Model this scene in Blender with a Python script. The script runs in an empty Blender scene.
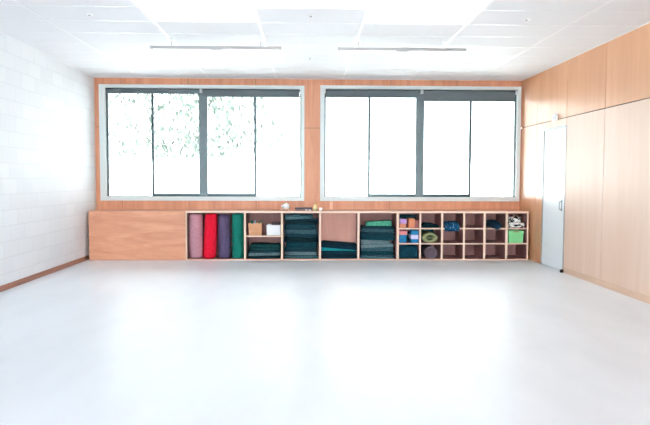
import bpy, bmesh, math, random
from mathutils import Vector, Matrix, noise
random.seed(4)
SC = bpy.context.scene
COL = SC.collection
PI = math.pi

# ------------------------------------------------------------------ room numbers (metres)
XL, XR, YB, YR, H = -3.798, 3.906, 11.214, -8.0, 3.2      # left/right/back/rear walls, ceiling
YF = 10.626                                                # front plane of the storage units
CAM_H = 1.41

# ------------------------------------------------------------------ materials
def lin(c):
    return tuple(((v / 255) / 12.92 if v / 255 <= .04045 else (((v / 255) + .055) / 1.055) ** 2.4) for v in c) + (1.0,)

def nodes(name):
    m = bpy.data.materials.new(name); m.use_nodes = True
    nt = m.node_tree
    return m, nt, nt.nodes['Principled BSDF']

def N(nt, kind, **kw):
    n = nt.nodes.new(kind)
    for k, v in kw.items():
        setattr(n, k, v)
    return n

def coords(nt, scale=(1, 1, 1), rot=(0, 0, 0)):
    g = N(nt, 'ShaderNodeNewGeometry'); mp = N(nt, 'ShaderNodeMapping')
    mp.inputs['Scale'].default_value = scale; mp.inputs['Rotation'].default_value = rot
    nt.links.new(g.outputs['Position'], mp.inputs['Vector'])
    return mp.outputs['Vector']

def plain(name, c, rough=.6, metal=0, spec=.5, bump=0, bscale=200):
    m, nt, b = nodes(name)
    b.inputs['Base Color'].default_value = lin(c); b.inputs['Roughness'].default_value = rough
    b.inputs['Metallic'].default_value = metal; b.inputs['Specular IOR Level'].default_value = spec
    if bump:
        n = N(nt, 'ShaderNodeTexNoise'); n.inputs['Scale'].default_value = bscale; n.inputs['Detail'].default_value = 4
        nt.links.new(coords(nt), n.inputs['Vector'])
        bp = N(nt, 'ShaderNodeBump'); bp.inputs['Strength'].default_value = bump; bp.inputs['Distance'].default_value = .004
        nt.links.new(n.outputs['Fac'], bp.inputs['Height']); nt.links.new(bp.outputs['Normal'], b.inputs['Normal'])
    return m

def fabric(name, c, var=.25, bump=.5, scale=60, rough=.95):
    """woven cloth: a little blotchy, matt, finely bumpy"""
    m, nt, b = nodes(name)
    v = coords(nt)
    n = N(nt, 'ShaderNodeTexNoise'); n.inputs['Scale'].default_value = scale; n.inputs['Detail'].default_value = 5
    nt.links.new(v, n.inputs['Vector'])
    r = N(nt, 'ShaderNodeValToRGB')
    l = lin(c)
    r.color_ramp.elements[0].position = .3; r.color_ramp.elements[1].position = .7
    r.color_ramp.elements[0].color = tuple(x * (1 - var) for x in l[:3]) + (1,)
    r.color_ramp.elements[1].color = tuple(min(1, x * (1 + var)) for x in l[:3]) + (1,)
    nt.links.new(n.outputs['Fac'], r.inputs['Fac']); nt.links.new(r.outputs['Color'], b.inputs['Base Color'])
    b.inputs['Roughness'].default_value = rough; b.inputs['Specular IOR Level'].default_value = .2
    bp = N(nt, 'ShaderNodeBump'); bp.inputs['Strength'].default_value = bump; bp.inputs['Distance'].default_value = .006
    nt.links.new(n.outputs['Fac'], bp.inputs['Height']); nt.links.new(bp.outputs['Normal'], b.inputs['Normal'])
    return m

def plywood(name, c0, c1, grain=(14, 14, 1.1), swirl=1.2, rough=.4, coat=0.0, spec=.5):
    """veneer: streaks stretched along the grain plus slow cathedral figure"""
    m, nt, b = nodes(name)
    v = coords(nt, grain)
    big = N(nt, 'ShaderNodeTexNoise'); big.inputs['Scale'].default_value = .55; big.inputs['Detail'].default_value = 2
    big.inputs['Distortion'].default_value = swirl
    nt.links.new(v, big.inputs['Vector'])
    fine = N(nt, 'ShaderNodeTexNoise'); fine.inputs['Scale'].default_value = 4; fine.inputs['Detail'].default_value = 6
    nt.links.new(v, fine.inputs['Vector'])
    mx = N(nt, 'ShaderNodeMath', operation='MULTIPLY_ADD')
    mx.inputs[1].default_value = .35
    nt.links.new(fine.outputs['Fac'], mx.inputs[0])
    ml = N(nt, 'ShaderNodeMath', operation='MULTIPLY'); ml.inputs[1].default_value = .65
    nt.links.new(big.outputs['Fac'], ml.inputs[0]); nt.links.new(ml.outputs[0], mx.inputs[2])
    r = N(nt, 'ShaderNodeValToRGB')
    r.color_ramp.elements[0].position = .34; r.color_ramp.elements[1].position = .66
    r.color_ramp.elements[0].color = lin(c0); r.color_ramp.elements[1].color = lin(c1)
    nt.links.new(mx.outputs[0], r.inputs['Fac']); nt.links.new(r.outputs['Color'], b.inputs['Base Color'])
    b.inputs['Roughness'].default_value = rough; b.inputs['Specular IOR Level'].default_value = spec
    b.inputs['Coat Weight'].default_value = coat; b.inputs['Coat Roughness'].default_value = .25
    return m

def emit(name, c, s):
    m, nt, b = nodes(name)
    b.inputs['Base Color'].default_value = lin(c)
    b.inputs['Emission Color'].default_value = lin(c); b.inputs['Emission Strength'].default_value = s
    return m

def floor_mat():
    m, nt, b = nodes('white_floor')
    v = coords(nt, (1, .35, 1))
    n = N(nt, 'ShaderNodeTexNoise'); n.inputs['Scale'].default_value = 1.6; n.inputs['Detail'].default_value = 7
    nt.links.new(v, n.inputs['Vector'])
    r = N(nt, 'ShaderNodeValToRGB'); r.color_ramp.elements[0].position = .25; r.color_ramp.elements[1].position = .6
    r.color_ramp.elements[0].color = lin((225, 229, 235)); r.color_ramp.elements[1].color = lin((235, 239, 245))
    nt.links.new(n.outputs['Fac'], r.inputs['Fac']); nt.links.new(r.outputs['Color'], b.inputs['Base Color'])
    k = N(nt, 'ShaderNodeTexNoise'); k.inputs['Scale'].default_value = 5; k.inputs['Detail'].default_value = 6
    nt.links.new(coords(nt), k.inputs['Vector'])
    mr = N(nt, 'ShaderNodeMapRange'); mr.inputs['To Min'].default_value = .28; mr.inputs['To Max'].default_value = .46
    nt.links.new(k.outputs['Fac'], mr.inputs['Value']); nt.links.new(mr.outputs['Result'], b.inputs['Roughness'])
    b.inputs['Specular IOR Level'].default_value = .5
    return m

def block_mat():
    """painted concrete blocks, 390 x 190 mm running bond, on a wall in the YZ plane"""
    m, nt, b = nodes('painted_blockwork')
    g = N(nt, 'ShaderNodeNewGeometry'); s = N(nt, 'ShaderNodeSeparateXYZ'); c = N(nt, 'ShaderNodeCombineXYZ')
    nt.links.new(g.outputs['Position'], s.inputs[0])
    nt.links.new(s.outputs['Y'], c.inputs['X']); nt.links.new(s.outputs['Z'], c.inputs['Y'])
    k = N(nt, 'ShaderNodeTexBrick')
    k.inputs['Scale'].default_value = 1; k.inputs['Brick Width'].default_value = .4; k.inputs['Row Height'].default_value = .2
    k.inputs['Mortar Size'].default_value = .007; k.inputs['Mortar Smooth'].default_value = .3
    k.inputs['Color1'].default_value = lin((233, 236, 240)); k.inputs['Color2'].default_value = lin((228, 231, 236))
    k.inputs['Mortar'].default_value = lin((222, 225, 230))
    nt.links.new(c.outputs[0], k.inputs['Vector'])
    nt.links.new(k.outputs['Color'], b.inputs['Base Color'])
    n = N(nt, 'ShaderNodeTexNoise'); n.inputs['Scale'].default_value = 90; n.inputs['Detail'].default_value = 3
    nt.links.new(g.outputs['Position'], n.inputs['Vector'])
    a = N(nt, 'ShaderNodeMath', operation='MULTIPLY_ADD'); a.inputs[1].default_value = .12
    inv = N(nt, 'ShaderNodeMath', operation='SUBTRACT'); inv.inputs[0].default_value = 1
    nt.links.new(k.outputs['Fac'], inv.inputs[1])
    nt.links.new(n.outputs['Fac'], a.inputs[0]); nt.links.new(inv.outputs[0], a.inputs[2])
    bp = N(nt, 'ShaderNodeBump'); bp.inputs['Strength'].default_value = .2; bp.inputs['Distance'].default_value = .005
    nt.links.new(a.outputs[0], bp.inputs['Height']); nt.links.new(bp.outputs['Normal'], b.inputs['Normal'])
    b.inputs['Roughness'].default_value = .6
    return m

def glass_mat():
    m = bpy.data.materials.new('window_glass'); m.use_nodes = True
    nt = m.node_tree; nt.nodes.clear()
    o = N(nt, 'ShaderNodeOutputMaterial'); t = N(nt, 'ShaderNodeBsdfTransparent'); g = N(nt, 'ShaderNodeBsdfGlossy')
    t.inputs['Color'].default_value = (.94, .97, .96, 1); g.inputs['Roughness'].default_value = .02
    f = N(nt, 'ShaderNodeFresnel'); f.inputs['IOR'].default_value = 1.45
    x = N(nt, 'ShaderNodeMixShader')
    nt.links.new(f.outputs[0], x.inputs[0]); nt.links.new(t.outputs[0], x.inputs[1]); nt.links.new(g.outputs[0], x.inputs[2])
    nt.links.new(x.outputs[0], o.inputs['Surface'])
    return m

def leaf_mat():
    m, nt, b = nodes('gum_leaf')
    n = N(nt, 'ShaderNodeTexNoise'); n.inputs['Scale'].default_value = 3
    nt.links.new(coords(nt), n.inputs['Vector'])
    r = N(nt, 'ShaderNodeValToRGB')
    r.color_ramp.elements[0].position = .35; r.color_ramp.elements[1].position = .65
    r.color_ramp.elements[0].color = lin((42, 52, 47)); r.color_ramp.elements[1].color = lin((76, 90, 80))
    nt.links.new(n.outputs['Fac'], r.inputs['Fac']); nt.links.new(r.outputs['Color'], b.inputs['Base Color'])
    b.inputs['Roughness'].default_value = .6
    return m

def blotch(name, ca, cb, scale, lo=.45, hi=.55, stretch=(1, 1, 1), bump=.4):
    """printed cloth: two colours in hard edged blotches"""
    m, nt, b = nodes(name)
    n = N(nt, 'ShaderNodeTexNoise'); n.inputs['Scale'].default_value = scale; n.inputs['Detail'].default_value = 2
    n.inputs['Distortion'].default_value = 1.5
    nt.links.new(coords(nt, stretch), n.inputs['Vector'])
    r = N(nt, 'ShaderNodeValToRGB'); r.color_ramp.elements[0].position = lo; r.color_ramp.elements[1].position = hi
    r.color_ramp.elements[0].color = lin(ca); r.color_ramp.elements[1].color = lin(cb)
    nt.links.new(n.outputs['Fac'], r.inputs['Fac']); nt.links.new(r.outputs['Color'], b.inputs['Base Color'])
    b.inputs['Roughness'].default_value = .9; b.inputs['Specular IOR Level'].default_value = .2
    bp = N(nt, 'ShaderNodeBump'); bp.inputs['Strength'].default_value = bump; bp.inputs['Distance'].default_value = .006
    nt.links.new(n.outputs['Fac'], bp.inputs['Height']); nt.links.new(bp.outputs['Normal'], b.inputs['Normal'])
    return m

M = dict(
    floor=floor_mat(), block=block_mat(), glass=glass_mat(), leaf=leaf_mat(),
    tile=plain('ceiling_tile', (229, 230, 234), .8, bump=.15, bscale=120),
    tee=plain('ceiling_tee', (236, 237, 239), .3),
    seam=plain('ceiling_seam', (196, 198, 203), .8),
    back_ply=plywood('back_wall_ply', (200, 132, 99), (222, 158, 123), rough=.45),
    right_ply=plywood('upper_right_wall_ply', (216, 154, 110), (229, 173, 131), grain=(3, 3, .3), swirl=2.0, rough=.34, spec=.8),
    right_glare=plywood('lower_right_ply_glare', (230, 197, 174), (238, 210, 191), grain=(3, 3, .3), swirl=2.0, rough=.46, spec=.5),  # window glare on the lower sheets, put into a paler wood tone
    gap=plain('panel_gap', (92, 56, 40), .9),
    cab=plywood('storage_ply', (202, 137, 105), (225, 164, 131), grain=(1.5, 6, 9), swirl=2.2, rough=.45),
    cab_shade=plywood('storage_ply_shade', (146, 102, 100), (166, 118, 114), grain=(6, 6, 2), rough=.6),  # shade inside the open units, painted in as darker, mauver ply
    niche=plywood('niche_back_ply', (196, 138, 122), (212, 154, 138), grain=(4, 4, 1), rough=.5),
    edge=plain('board_edge', (233, 203, 183), .5),
    edge_mid=plain('board_edge_tan', (226, 184, 158), .5),
    skirt=plywood('brown_skirting', (150, 102, 84), (172, 122, 102), grain=(2, 2, 12), rough=.5),
    skirt_pale=plywood('pale_skirting', (220, 184, 158), (232, 200, 176), grain=(2, 2, 12), rough=.4),
    white_frame=plain('white_window_surround', (214, 223, 224), .4),
    alu=plain('slate_aluminium', (62, 82, 90), .35, metal=.2),
    alu_mid=plain('grey_aluminium', (96, 112, 117), .35, metal=.2),
    silver=plain('silver_aluminium', (172, 171, 172), .4, metal=.3),
    blind=fabric('blind_cloth', (104, 116, 122), .08, .2, 150),
    white=plain('white_plastic', (238, 240, 242), .4),
    door=plain('door_paint', (244, 250, 253), .35),
    steel=plain('steel', (150, 155, 160), .3, metal=.7),
    dark=plain('dark_rubber', (52, 36, 34), .6),
    lamp=emit('lamp_diffuser', (255, 253, 250), .35),
    panel=emit('ceiling_panel_diffuser', (240, 241, 243), .12),
    fence=plain('white_render', (240, 240, 238), .8, bump=.2, bscale=20),
    paving=plain('pale_paving', (206, 206, 202), .9, bump=.3, bscale=12),
    bark=plain('bark', (112, 116, 108), .9, bump=.8, bscale=25),
)

# ------------------------------------------------------------------ mesh helpers
def box(bm, x0, x1, y0, y1, z0, z1, mi=0, front=None, bevel=0):
    v = [bm.verts.new((x, y, z)) for z in (z0, z1) for y in (y0, y1) for x in (x0, x1)]
    F = [(0, 2, 3, 1), (4, 5, 7, 6), (0, 1, 5, 4), (2, 6, 7, 3), (0, 4, 6, 2), (1, 3, 7, 5)]
    fs = []
    for k, f in enumerate(F):
        q = bm.faces.new([v[i] for i in f]); q.material_index = mi; fs.append(q)
    if front is not None:
        fs[2].material_index = front
    if bevel:
        es = list({e for f in fs for e in f.edges})
        bmesh.ops.bevel(bm, geom=es, offset=bevel, segments=2, affect='EDGES', profile=.6)

def BX(*a, **k):
    bm = bmesh.new(); box(bm, *a, **k); return bm

def tube(bm, pts, r, seg=10, cap=True, mi=0):
    """tube through points; r a number or one radius per point"""
    pts = [Vector(p) for p in pts]; rs = r if isinstance(r, (list, tuple)) else [r] * len(pts)
    rings = []; ref = None
    for i, p in enumerate(pts):
        t = (pts[min(i + 1, len(pts) - 1)] - pts[max(i - 1, 0)]).normalized()
        if ref is None:
            ref = Vector((0, 0, 1)) if abs(t.z) < .9 else Vector((1, 0, 0))
        u = (ref - t * ref.dot(t)).normalized(); w = t.cross(u); ref = u
        rings.append([bm.verts.new(p + rs[i] * (math.cos(a) * u + math.sin(a) * w)) for a in [2 * PI * k / seg for k in range(seg)]])
    for a, b in zip(rings, rings[1:]):
        for k in range(seg):
            f = bm.faces.new((a[k], b[k], b[(k + 1) % seg], a[(k + 1) % seg])); f.smooth = True; f.material_index = mi
    if cap:
        for rg in (rings[0], rings[-1]):
            f = bm.faces.new(rg); f.material_index = mi
    return rings

def lathe(bm, prof, c, seg=24, mi=0, ax=Matrix.Identity(3)):
    """prof: (radius, height) pairs turned about local Z, placed at c"""
    rings = [[bm.verts.new(Vector(c) + ax @ Vector((r * math.cos(2 * PI * k / seg), r * math.sin(2 * PI * k / seg), z))) for k in range(seg)] for r, z in prof]
    for a, b in zip(rings, rings[1:]):
        for k in range(seg):
            f = bm.faces.new((a[k], a[(k + 1) % seg], b[(k + 1) % seg], b[k])); f.smooth = True; f.material_index = mi
    for rg in (rings[0], rings[-1]):
        f = bm.faces.new(rg); f.material_index = mi

def obj(name, bm, mats, parent=None, at=None, smooth=False):
    """link a bmesh (built in room coordinates) as one mesh object; its origin goes to its thing's base"""
    bmesh.ops.recalc_face_normals(bm, faces=bm.faces[:])
    o0 = Vector((0, 0, 0))
    if parent is not None:
        o0 = parent.get('_o') and Vector(parent['_o']) or Vector((0, 0, 0))
    elif at is not None:
        o0 = Vector(at)
    bmesh.ops.translate(bm, vec=-o0, verts=bm.verts[:])
    me = bpy.data.meshes.new(name); bm.to_mesh(me); bm.free()
    for m in (mats if isinstance(mats, (list, tuple)) else [mats]):
        me.materials.append(m)
    if smooth:
        for p in me.polygons:
            p.use_smooth = True
    o = bpy.data.objects.new(name, me); COL.objects.link(o)
    if parent is not None:
        o.parent = parent; o['_o'] = list(o0)
    else:
        o.location = o0; o['_o'] = list(o0)
    return o

def tag(o, label, cat, group=None):
    o['label'] = label; o['category'] = cat
    if group:
        o['group'] = group
    return o

def thing(name, label, cat, loc, group=None):
    o = bpy.data.objects.new(name, None); COL.objects.link(o); o.location = loc; o.empty_display_size = .1
    o['_o'] = list(loc)
    return tag(o, label, cat, group)

def solo(name, bm, mats, label, cat, at, group=None, smooth=False):
    return tag(obj(name, bm, mats, None, at, smooth), label, cat, group)

def struct(name, bm, mats, label=None, cat='wall', parent=None):
    o = obj(name, bm, mats, parent)
    if parent is None:
        o['kind'] = 'structure'; o['category'] = cat
        if label:
            o['label'] = label
    return o

def struct_root(name, label, cat, loc):
    o = thing(name, label, cat, loc); o['kind'] = 'structure'; return o

def copies(root, offs, labels, group):
    """repeat a finished thing: a copy of it and of each part, each at its own offset and with its own label"""
    out = []
    for d, lab in zip(offs, labels):
        r = root.copy(); COL.objects.link(r); r.location = root.location + Vector(d); r['label'] = lab; r['group'] = group
        for ch in root.children:
            c = ch.copy(); COL.objects.link(c); c.parent = r
            for g in ch.children:
                q = g.copy(); COL.objects.link(q); q.parent = c
        out.append(r)
    return out

def px(u):                      # photo column -> x on the front plane of the storage units
    return -2.064 + (u - 187) * .017367 - .022 * (1 - ((u - 357.6) / 170.6) ** 2)
def pz(v):                      # photo row -> z on that plane
    return .818 - (v - 213.2) * .01744

def fold(bm, x0, x1, y0, y1, zl0, zr0, zl1, zr1, layers=3, seed=0, nx=18, rough=1.0, mi=0):
    """a folded textile: rounded fold bulges along the front, soft uneven top, flat underside"""
    rings = []
    yoff = [random.Random(seed * 31 + i).uniform(0, .014) * rough for i in range(layers)]
    for i in range(nx + 1):
        t = i / nx; x = x0 + (x1 - x0) * t
        za = zl0 + (zr0 - zl0) * t; zb = zl1 + (zr1 - zl1) * t; h = zb - za
        e = min(t, 1 - t); end = 1 if e > .06 else .72 + .28 * math.sqrt(e / .06)
        yin = 0 if e > .06 else .018 * (1 - e / .06)
        def sag(k, amp):
            return amp * abs(noise.noise(Vector((x * 5.3 + seed * 7.1, k * 1.7, seed * 3.3))))
        ring = []
        lh = h / layers
        for L in range(layers):
            r = min(.5 * lh, .03)
            wob = .016 * rough * noise.noise(Vector((x * 4 + seed, L * 2.9, seed * 1.3)))
            for a in (-75, -40, 0, 40, 75):
                A = math.radians(a)
                zz = za + lh * (L + .5) + math.sin(A) * lh * .5
                yy = y0 + .03 + yoff[L] + wob - r * math.cos(A) + yin
                ring.append((x, yy, zz))
        for k, f in enumerate((.12, .35, .65, .9)):
            ring.append((x, y0 + (y1 - y0) * f, zb - sag(k, .22 * h * rough)))
        ring.append((x, y1 - yin, zb - .35 * h)); ring.append((x, y1 - yin, za + .1 * h)); ring.append((x, y0 + .06, za))
        zc = za
        ring = [(X, Y, zc + (Z - zc) * end) for X, Y, Z in ring]
        rings.append([bm.verts.new(p) for p in ring])
    n = len(rings[0])
    for a, b in zip(rings, rings[1:]):
        for k in range(n):
            f = bm.faces.new((a[k], a[(k + 1) % n], b[(k + 1) % n], b[k])); f.smooth = True; f.material_index = mi
    for rg in (rings[0], rings[-1]):
        f = bm.faces.new(rg); f.material_index = mi

def blob(bm, c, r, seed=0, amp=.25, freq=3.0, flat=None, sub=3, mi=0):
    """crumpled rounded lump; flat = z below which it is pressed flat"""
    res = bmesh.ops.create_icosphere(bm, subdivisions=sub, radius=1)
    for v in res['verts']:
        d = v.co.normalized()
        k = 1 + amp * noise.noise(d * freq + Vector((seed, seed * .7, 0))) + amp * .5 * noise.noise(d * freq * 2.3 + Vector((seed * 2, 0, 1)))
        v.co = Vector(c) + Vector((d.x * r[0], d.y * r[1], d.z * r[2])) * k
        if flat is not None and v.co.z < flat:
            v.co.z = flat
    for f in bm.faces:
        f.smooth = True

# ------------------------------------------------------------------ the room shell
struct('floor', BX(XL - .1, XR + .1, YR, YB + .2, -.1, 0), M['floor'], 'smooth white polished floor of the empty hall', 'floor')
struct('wall_left', BX(XL - .2, XL, YR, YB + .2, 0, H + .1), M['block'], 'white painted concrete block wall on the left', 'wall')

def panel_wall(bm, us, vs, gaps_u, gaps_v, holes, emit_box, g=.004):
    """sheets between the joints; a joint is an open gap, a plain cut (edge of a hole) is not"""
    us = sorted(us); vs = sorted(vs)
    for a, b in zip(us, us[1:]):
        for c, d in zip(vs, vs[1:]):
            if any(h[0] <= (a + b) / 2 <= h[1] and h[2] <= (c + d) / 2 <= h[3] for h in holes):
                continue
            emit_box(a + (g if a in gaps_u else 0), b - (g if b in gaps_u else 0), c + (g if c in gaps_v else 0), d - (g if d in gaps_v else 0))

# back wall: two window openings, plywood sheets 1.2 m wide
W1 = (-3.715, -.050, 1.006, 3.080)
W2 = (.235, 3.890, 1.006, 3.090)
ju = [-3.332, -2.133, -.926, .283 - .14, 1.51, 2.712]; jv = [2.325]
ju[3] = .0925
bm = bmesh.new()
joints = [-3.332, -2.133, -.926, 1.51, 2.712]
panel_wall(bm, [XL, XR] + joints + [W1[0], W1[1], W2[0], W2[1]], [0, 2.325, W1[2], W1[3], W2[3], H], joints, jv, [W1, W2],
           lambda a, b, c, d: box(bm, a, b, YB, YB + .018, c, d, 0))
hole = [W1, W2]
for a, b in ((XL, W1[0]), (W1[1], W2[0]), (W2[1], XR)):
    box(bm, a, b, YB + .018, YB + .2, 0, H, 1)
for w in hole:
    box(bm, w[0], w[1], YB + .018, YB + .2, 0, w[2], 1); box(bm, w[0], w[1], YB + .018, YB + .2, w[3], H, 1)
struct('wall_back', bm, [M['back_ply'], M['gap']], 'orange plywood wall around the two wide windows', 'wall')

# right wall: plywood sheets with a door opening
DY0, DY1, DZ = 9.225, 10.13, 2.235
bm = bmesh.new()
jr = [8.04 + 1.2 * k for k in range(-13, 3)]
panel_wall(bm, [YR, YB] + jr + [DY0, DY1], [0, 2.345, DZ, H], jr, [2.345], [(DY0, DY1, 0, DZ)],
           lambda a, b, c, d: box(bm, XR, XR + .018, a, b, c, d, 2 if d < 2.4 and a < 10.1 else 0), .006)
for a, b, c, d in ((YR, DY0, 0, H), (DY1, YB, 0, H), (DY0, DY1, DZ, H)):
    box(bm, XR + .018, XR + .2, a, b, c, d, 1)
box(bm, XR + .1, XR + .2, DY0, DY1, 0, DZ, 1)
struct('wall_right', bm, [M['right_ply'], M['gap'], M['right_glare']], 'plywood panelled wall on the right, glare painted into its lower sheets', 'wall')

# rear wall behind the camera, with a wide glazed opening added for fill light
bm = bmesh.new()
box(bm, XL, -3.6, YR - .2, YR, 0, H); box(bm, 3.6, XR, YR - .2, YR, 0, H)
box(bm, -3.6, 3.6, YR - .2, YR, 2.95, H); box(bm, -3.6, 3.6, YR - .2, YR, 0, .05)
struct('wall_rear', bm, M['white'], 'white wall behind the viewer with an added wide glazed opening', 'wall')

# ceiling: lay-in tiles 1.2 x 0.6, white main tees lengthwise, narrow seams crosswise
TX0, TY0 = -1.76, 6.613
LIGHT_CELLS = [(0, -1), (2, -1), (0, 0), (2, 0), (1, -1)]          # (column, row) of the bright lay-in panels
bm = bmesh.new()
cols = [XL] + [TX0 + 1.2 * k for k in range(-1, 5)] + [XR]
rows = [YR] + [TY0 + .6 * k for k in range(-24, 8)] + [YB]
for i, (a, b) in enumerate(zip(cols, cols[1:])):
    for j, (c, d) in enumerate(zip(rows, rows[1:])):
        if (i - 2, j - 25) in LIGHT_CELLS:
            continue
        dz = .0012 * math.sin(i * 7.3 + j * 3.1)
        box(bm, a + .012, b - .012, c + .005, d - .005, H + .002 + dz, H + .03, 0)
box(bm, XL - .2, XR + .2, YR, YB + .2, H + .03, H + .12, 1)
ceil = struct('ceiling', bm, [M['tile'], M['seam']], 'white suspended tile ceiling', 'ceiling')
bm = bmesh.new()
for x in cols[1:-1]:
    box(bm, x - .012, x + .012, YR, YB, H - .001, H + .02)
struct('main_tees', bm, M['tee'], parent=ceil)
bm = bmesh.new()
for y in rows[1:-1]:
    for a, b in zip(cols, cols[1:]):
        box(bm, a + .012, b - .012, y - .0048, y + .0048, H - .0005, H + .02)
struct('cross_tees', bm, M['tee'], parent=ceil)
bm = bmesh.new()
box(bm, XL, XL + .02, YR, YB, H - .003, H + .01); box(bm, XR - .02, XR, YR, YB, H - .003, H + .01); box(bm, XL, XR, YB - .02, YB, H - .003, H + .01)
struct('edge_trim', bm, M['tee'], parent=ceil)

# bright lay-in panels
names = {(0, -1): 'bright ceiling panel in the left column, the nearer one', (2, -1): 'bright ceiling panel in the right column, the nearer one',
         (0, 0): 'bright ceiling panel above the left bar light, the farther one of its column', (2, 0): 'bright ceiling panel above the right bar light, the farther one of its column',
         (1, -1): 'bright ceiling panel alone in the middle column between the two pairs'}
for (i, j) in LIGHT_CELLS:
    a = TX0 + 1.2 * i; c = TY0 + .6 * j
    t = thing('ceiling_light_panel', names[(i, j)], 'ceiling light', (a + .6, c + .3, H), 'bright lay-in panels of the ceiling')
    bm = bmesh.new()
    for q in ((a + .012, a + .03, c + .005, c + .595), (a + 1.17, a + 1.188, c + .005, c + .595), (a + .03, a + 1.17, c + .005, c + .02), (a + .03, a + 1.17, c + .58, c + .595)):
        box(bm, *q, H + .001, H + .03)
    obj('frame', bm, M['tee'], t)
    obj('diffuser', BX(a + .03, a + 1.17, c + .02, c + .58, H + .004, H + .02), M['panel'], t)

# skirtings
struct('baseboard_left', BX(XL, XL + .018, YR, YB, 0, .07), M['skirt'], 'low brown skirting board along the white block wall', 'baseboard')
struct('baseboard_right', BX(XR - .018, XR, YR, DY0 - .035, 0, .08), M['skirt_pale'], 'pale wooden skirting board under the plywood wall', 'baseboard')

# ------------------------------------------------------------------ windows
def window(name, label, W, xs, y_bars, sash, handle_x, rear_depth=.1):
    """W: opening; xs: glass left, mullion, post left/right, mullion, glass right"""
    gl, m1, pl, pr, m2, gr = xs
    z0, z1 = W[2] + .075, W[3] - .06
    root = struct_root(name, label, 'window', ((W[0] + W[1]) / 2, YB, W[2]))
    bm = bmesh.new()
    ya, yb = YB - .018, YB + .2
    box(bm, W[0], gl, ya, yb, W[2], W[3]); box(bm, gr, W[1], ya, yb, W[2], W[3])
    box(bm, gl, gr, ya, yb, W[2], z0); box(bm, gl, gr, ya, yb, z1, W[3])
    obj('window_surround', bm, M['white_frame'], root)
    y0, y1 = YB + .06, YB + .11
    bm = bmesh.new()
    w = .021
    box(bm, gl, gl + .03, y0, y1, z0, z1); box(bm, gr - .02, gr, y0, y1, z0, z1)
    box(bm, gl, gr, y0, y1, z0, z0 + .012); box(bm, gl, gr, y0, y1, z1 - .04, z1)
    obj('window_frame', bm, M['alu'], root)
    # centre post and the two sliding sashes beside it
    obj('centre_post', BX(pl, pr, y0 - .02, y1, z0, z1), M['alu_mid'], root)
    for a, b in ((m1, pl), (pr, m2)):
        bm = bmesh.new()
        if a == m1:
            box(bm, a - w, a + w, y0 - .015, y0 + .02, z0, z1)
        else:
            box(bm, b - w, b + w, y0 - .015, y0 + .02, z0, z1)
        lo, hi = (a + w, b) if a == m1 else (a, b - w)
        box(bm, lo, hi, y0 - .015, y0 + .02, z0, z0 + .055); box(bm, lo, hi, y0 - .015, y0 + .02, z1 - .06, z1)
        s = obj('sliding_sash', bm, M['alu'], root)
        obj('pane', BX(lo, hi, y0, y0 + .006, z0 + .055, z1 - .06), M['glass'], s)
    for a, b in ((gl + .028, m1 - w), (m2 + w, gr - .02)):
        obj('pane', BX(a, b, y0 + .028, y0 + .034, z0 + .012, z1 - .04), M['glass'], root)
    for hx, side in handle_x:
        bm = bmesh.new()
        zc = 1.62
        tube(bm, [(hx, y0 - .02, zc - .06), (hx + side * .03, y0 - .035, zc - .06), (hx + side * .035, y0 - .04, zc - .045), (hx + side * .035, y0 - .04, zc + .045),
                  (hx + side * .03, y0 - .035, zc + .06), (hx, y0 - .02, zc + .06)], .006, 8)
        obj('pull_handle', bm, M['alu_mid'], root)
    return root

k = 1.006
window('window_1', 'wide window on the left with leaves showing through its panes', W1, [-3.612, -2.768 * k, -1.943 * k, -1.791 * k, -.937 * k, -.112], None, None, [(-1.955, -1)])
window('window_2', 'wide window on the right filled with plain white daylight', W2, [.312, 1.122 * k, 1.972 * k, 2.12 * k, 2.968 * k, 3.825], None, None, [(2.133, 1)])

def blind(x0, x1, zt, zb, label):
    t = thing('roller_blind', label, 'roller blind', ((x0 + x1) / 2, YB + .03, zt), 'rolled-up blinds at the window heads')
    y = YB + .012
    bm = bmesh.new(); tube(bm, [(x0 + .012, y, zt - .035), (x1 - .012, y, zt - .035)], .027, 16); obj('roll', bm, M['blind'], t)
    obj('hanging_cloth', BX(x0 + .02, x1 - .02, y - .027, y - .025, zb + .018, zt - .03), M['blind'], t)
    bm = bmesh.new(); box(bm, x0 + .018, x1 - .018, y - .034, y - .018, zb, zb + .022, bevel=.004); obj('bottom_bar', bm, M['alu_mid'], t)
    for xa in (x0, x1 - .012):
        obj('end_bracket', BX(xa, xa + .012, y - .034, y + .04, zt - .075, zt), M['white'], t)
zt = W1[3] - .062
blind(-3.608, -1.913, zt, 2.915, 'short grey roller blind at the far left, over the leafy window')
blind(-1.895, -.116, zt, 2.868, 'grey roller blind over the right half of the leafy window')
zt = W2[3] - .062
blind(.316, 2.068, zt, 2.873, 'grey roller blind over the left half of the plain white window')
blind(2.086, 3.80, zt, 2.815, 'lowest grey roller blind, beside the plywood wall corner')

# unseen window added behind the viewer to light unit fronts and floor
rw = struct_root('fill_window', 'wide glazed opening added behind the viewer to light the hall', 'window', (0, YR - .1, .05))
bm = bmesh.new()
for x in (-3.6, -1.82, -.02, 1.78, 3.56):
    box(bm, x, x + .04, YR - .12, YR - .06, .05, 2.95)
box(bm, -3.6, 3.6, YR - .12, YR - .06, 2.91, 2.95); box(bm, -3.6, 3.6, YR - .12, YR - .06, .05, .1)
obj('window_frame', bm, M['alu'], rw)
obj('pane', BX(-3.6, 3.6, YR - .095, YR - .089, .05, 2.95), M['glass'], rw)

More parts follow.
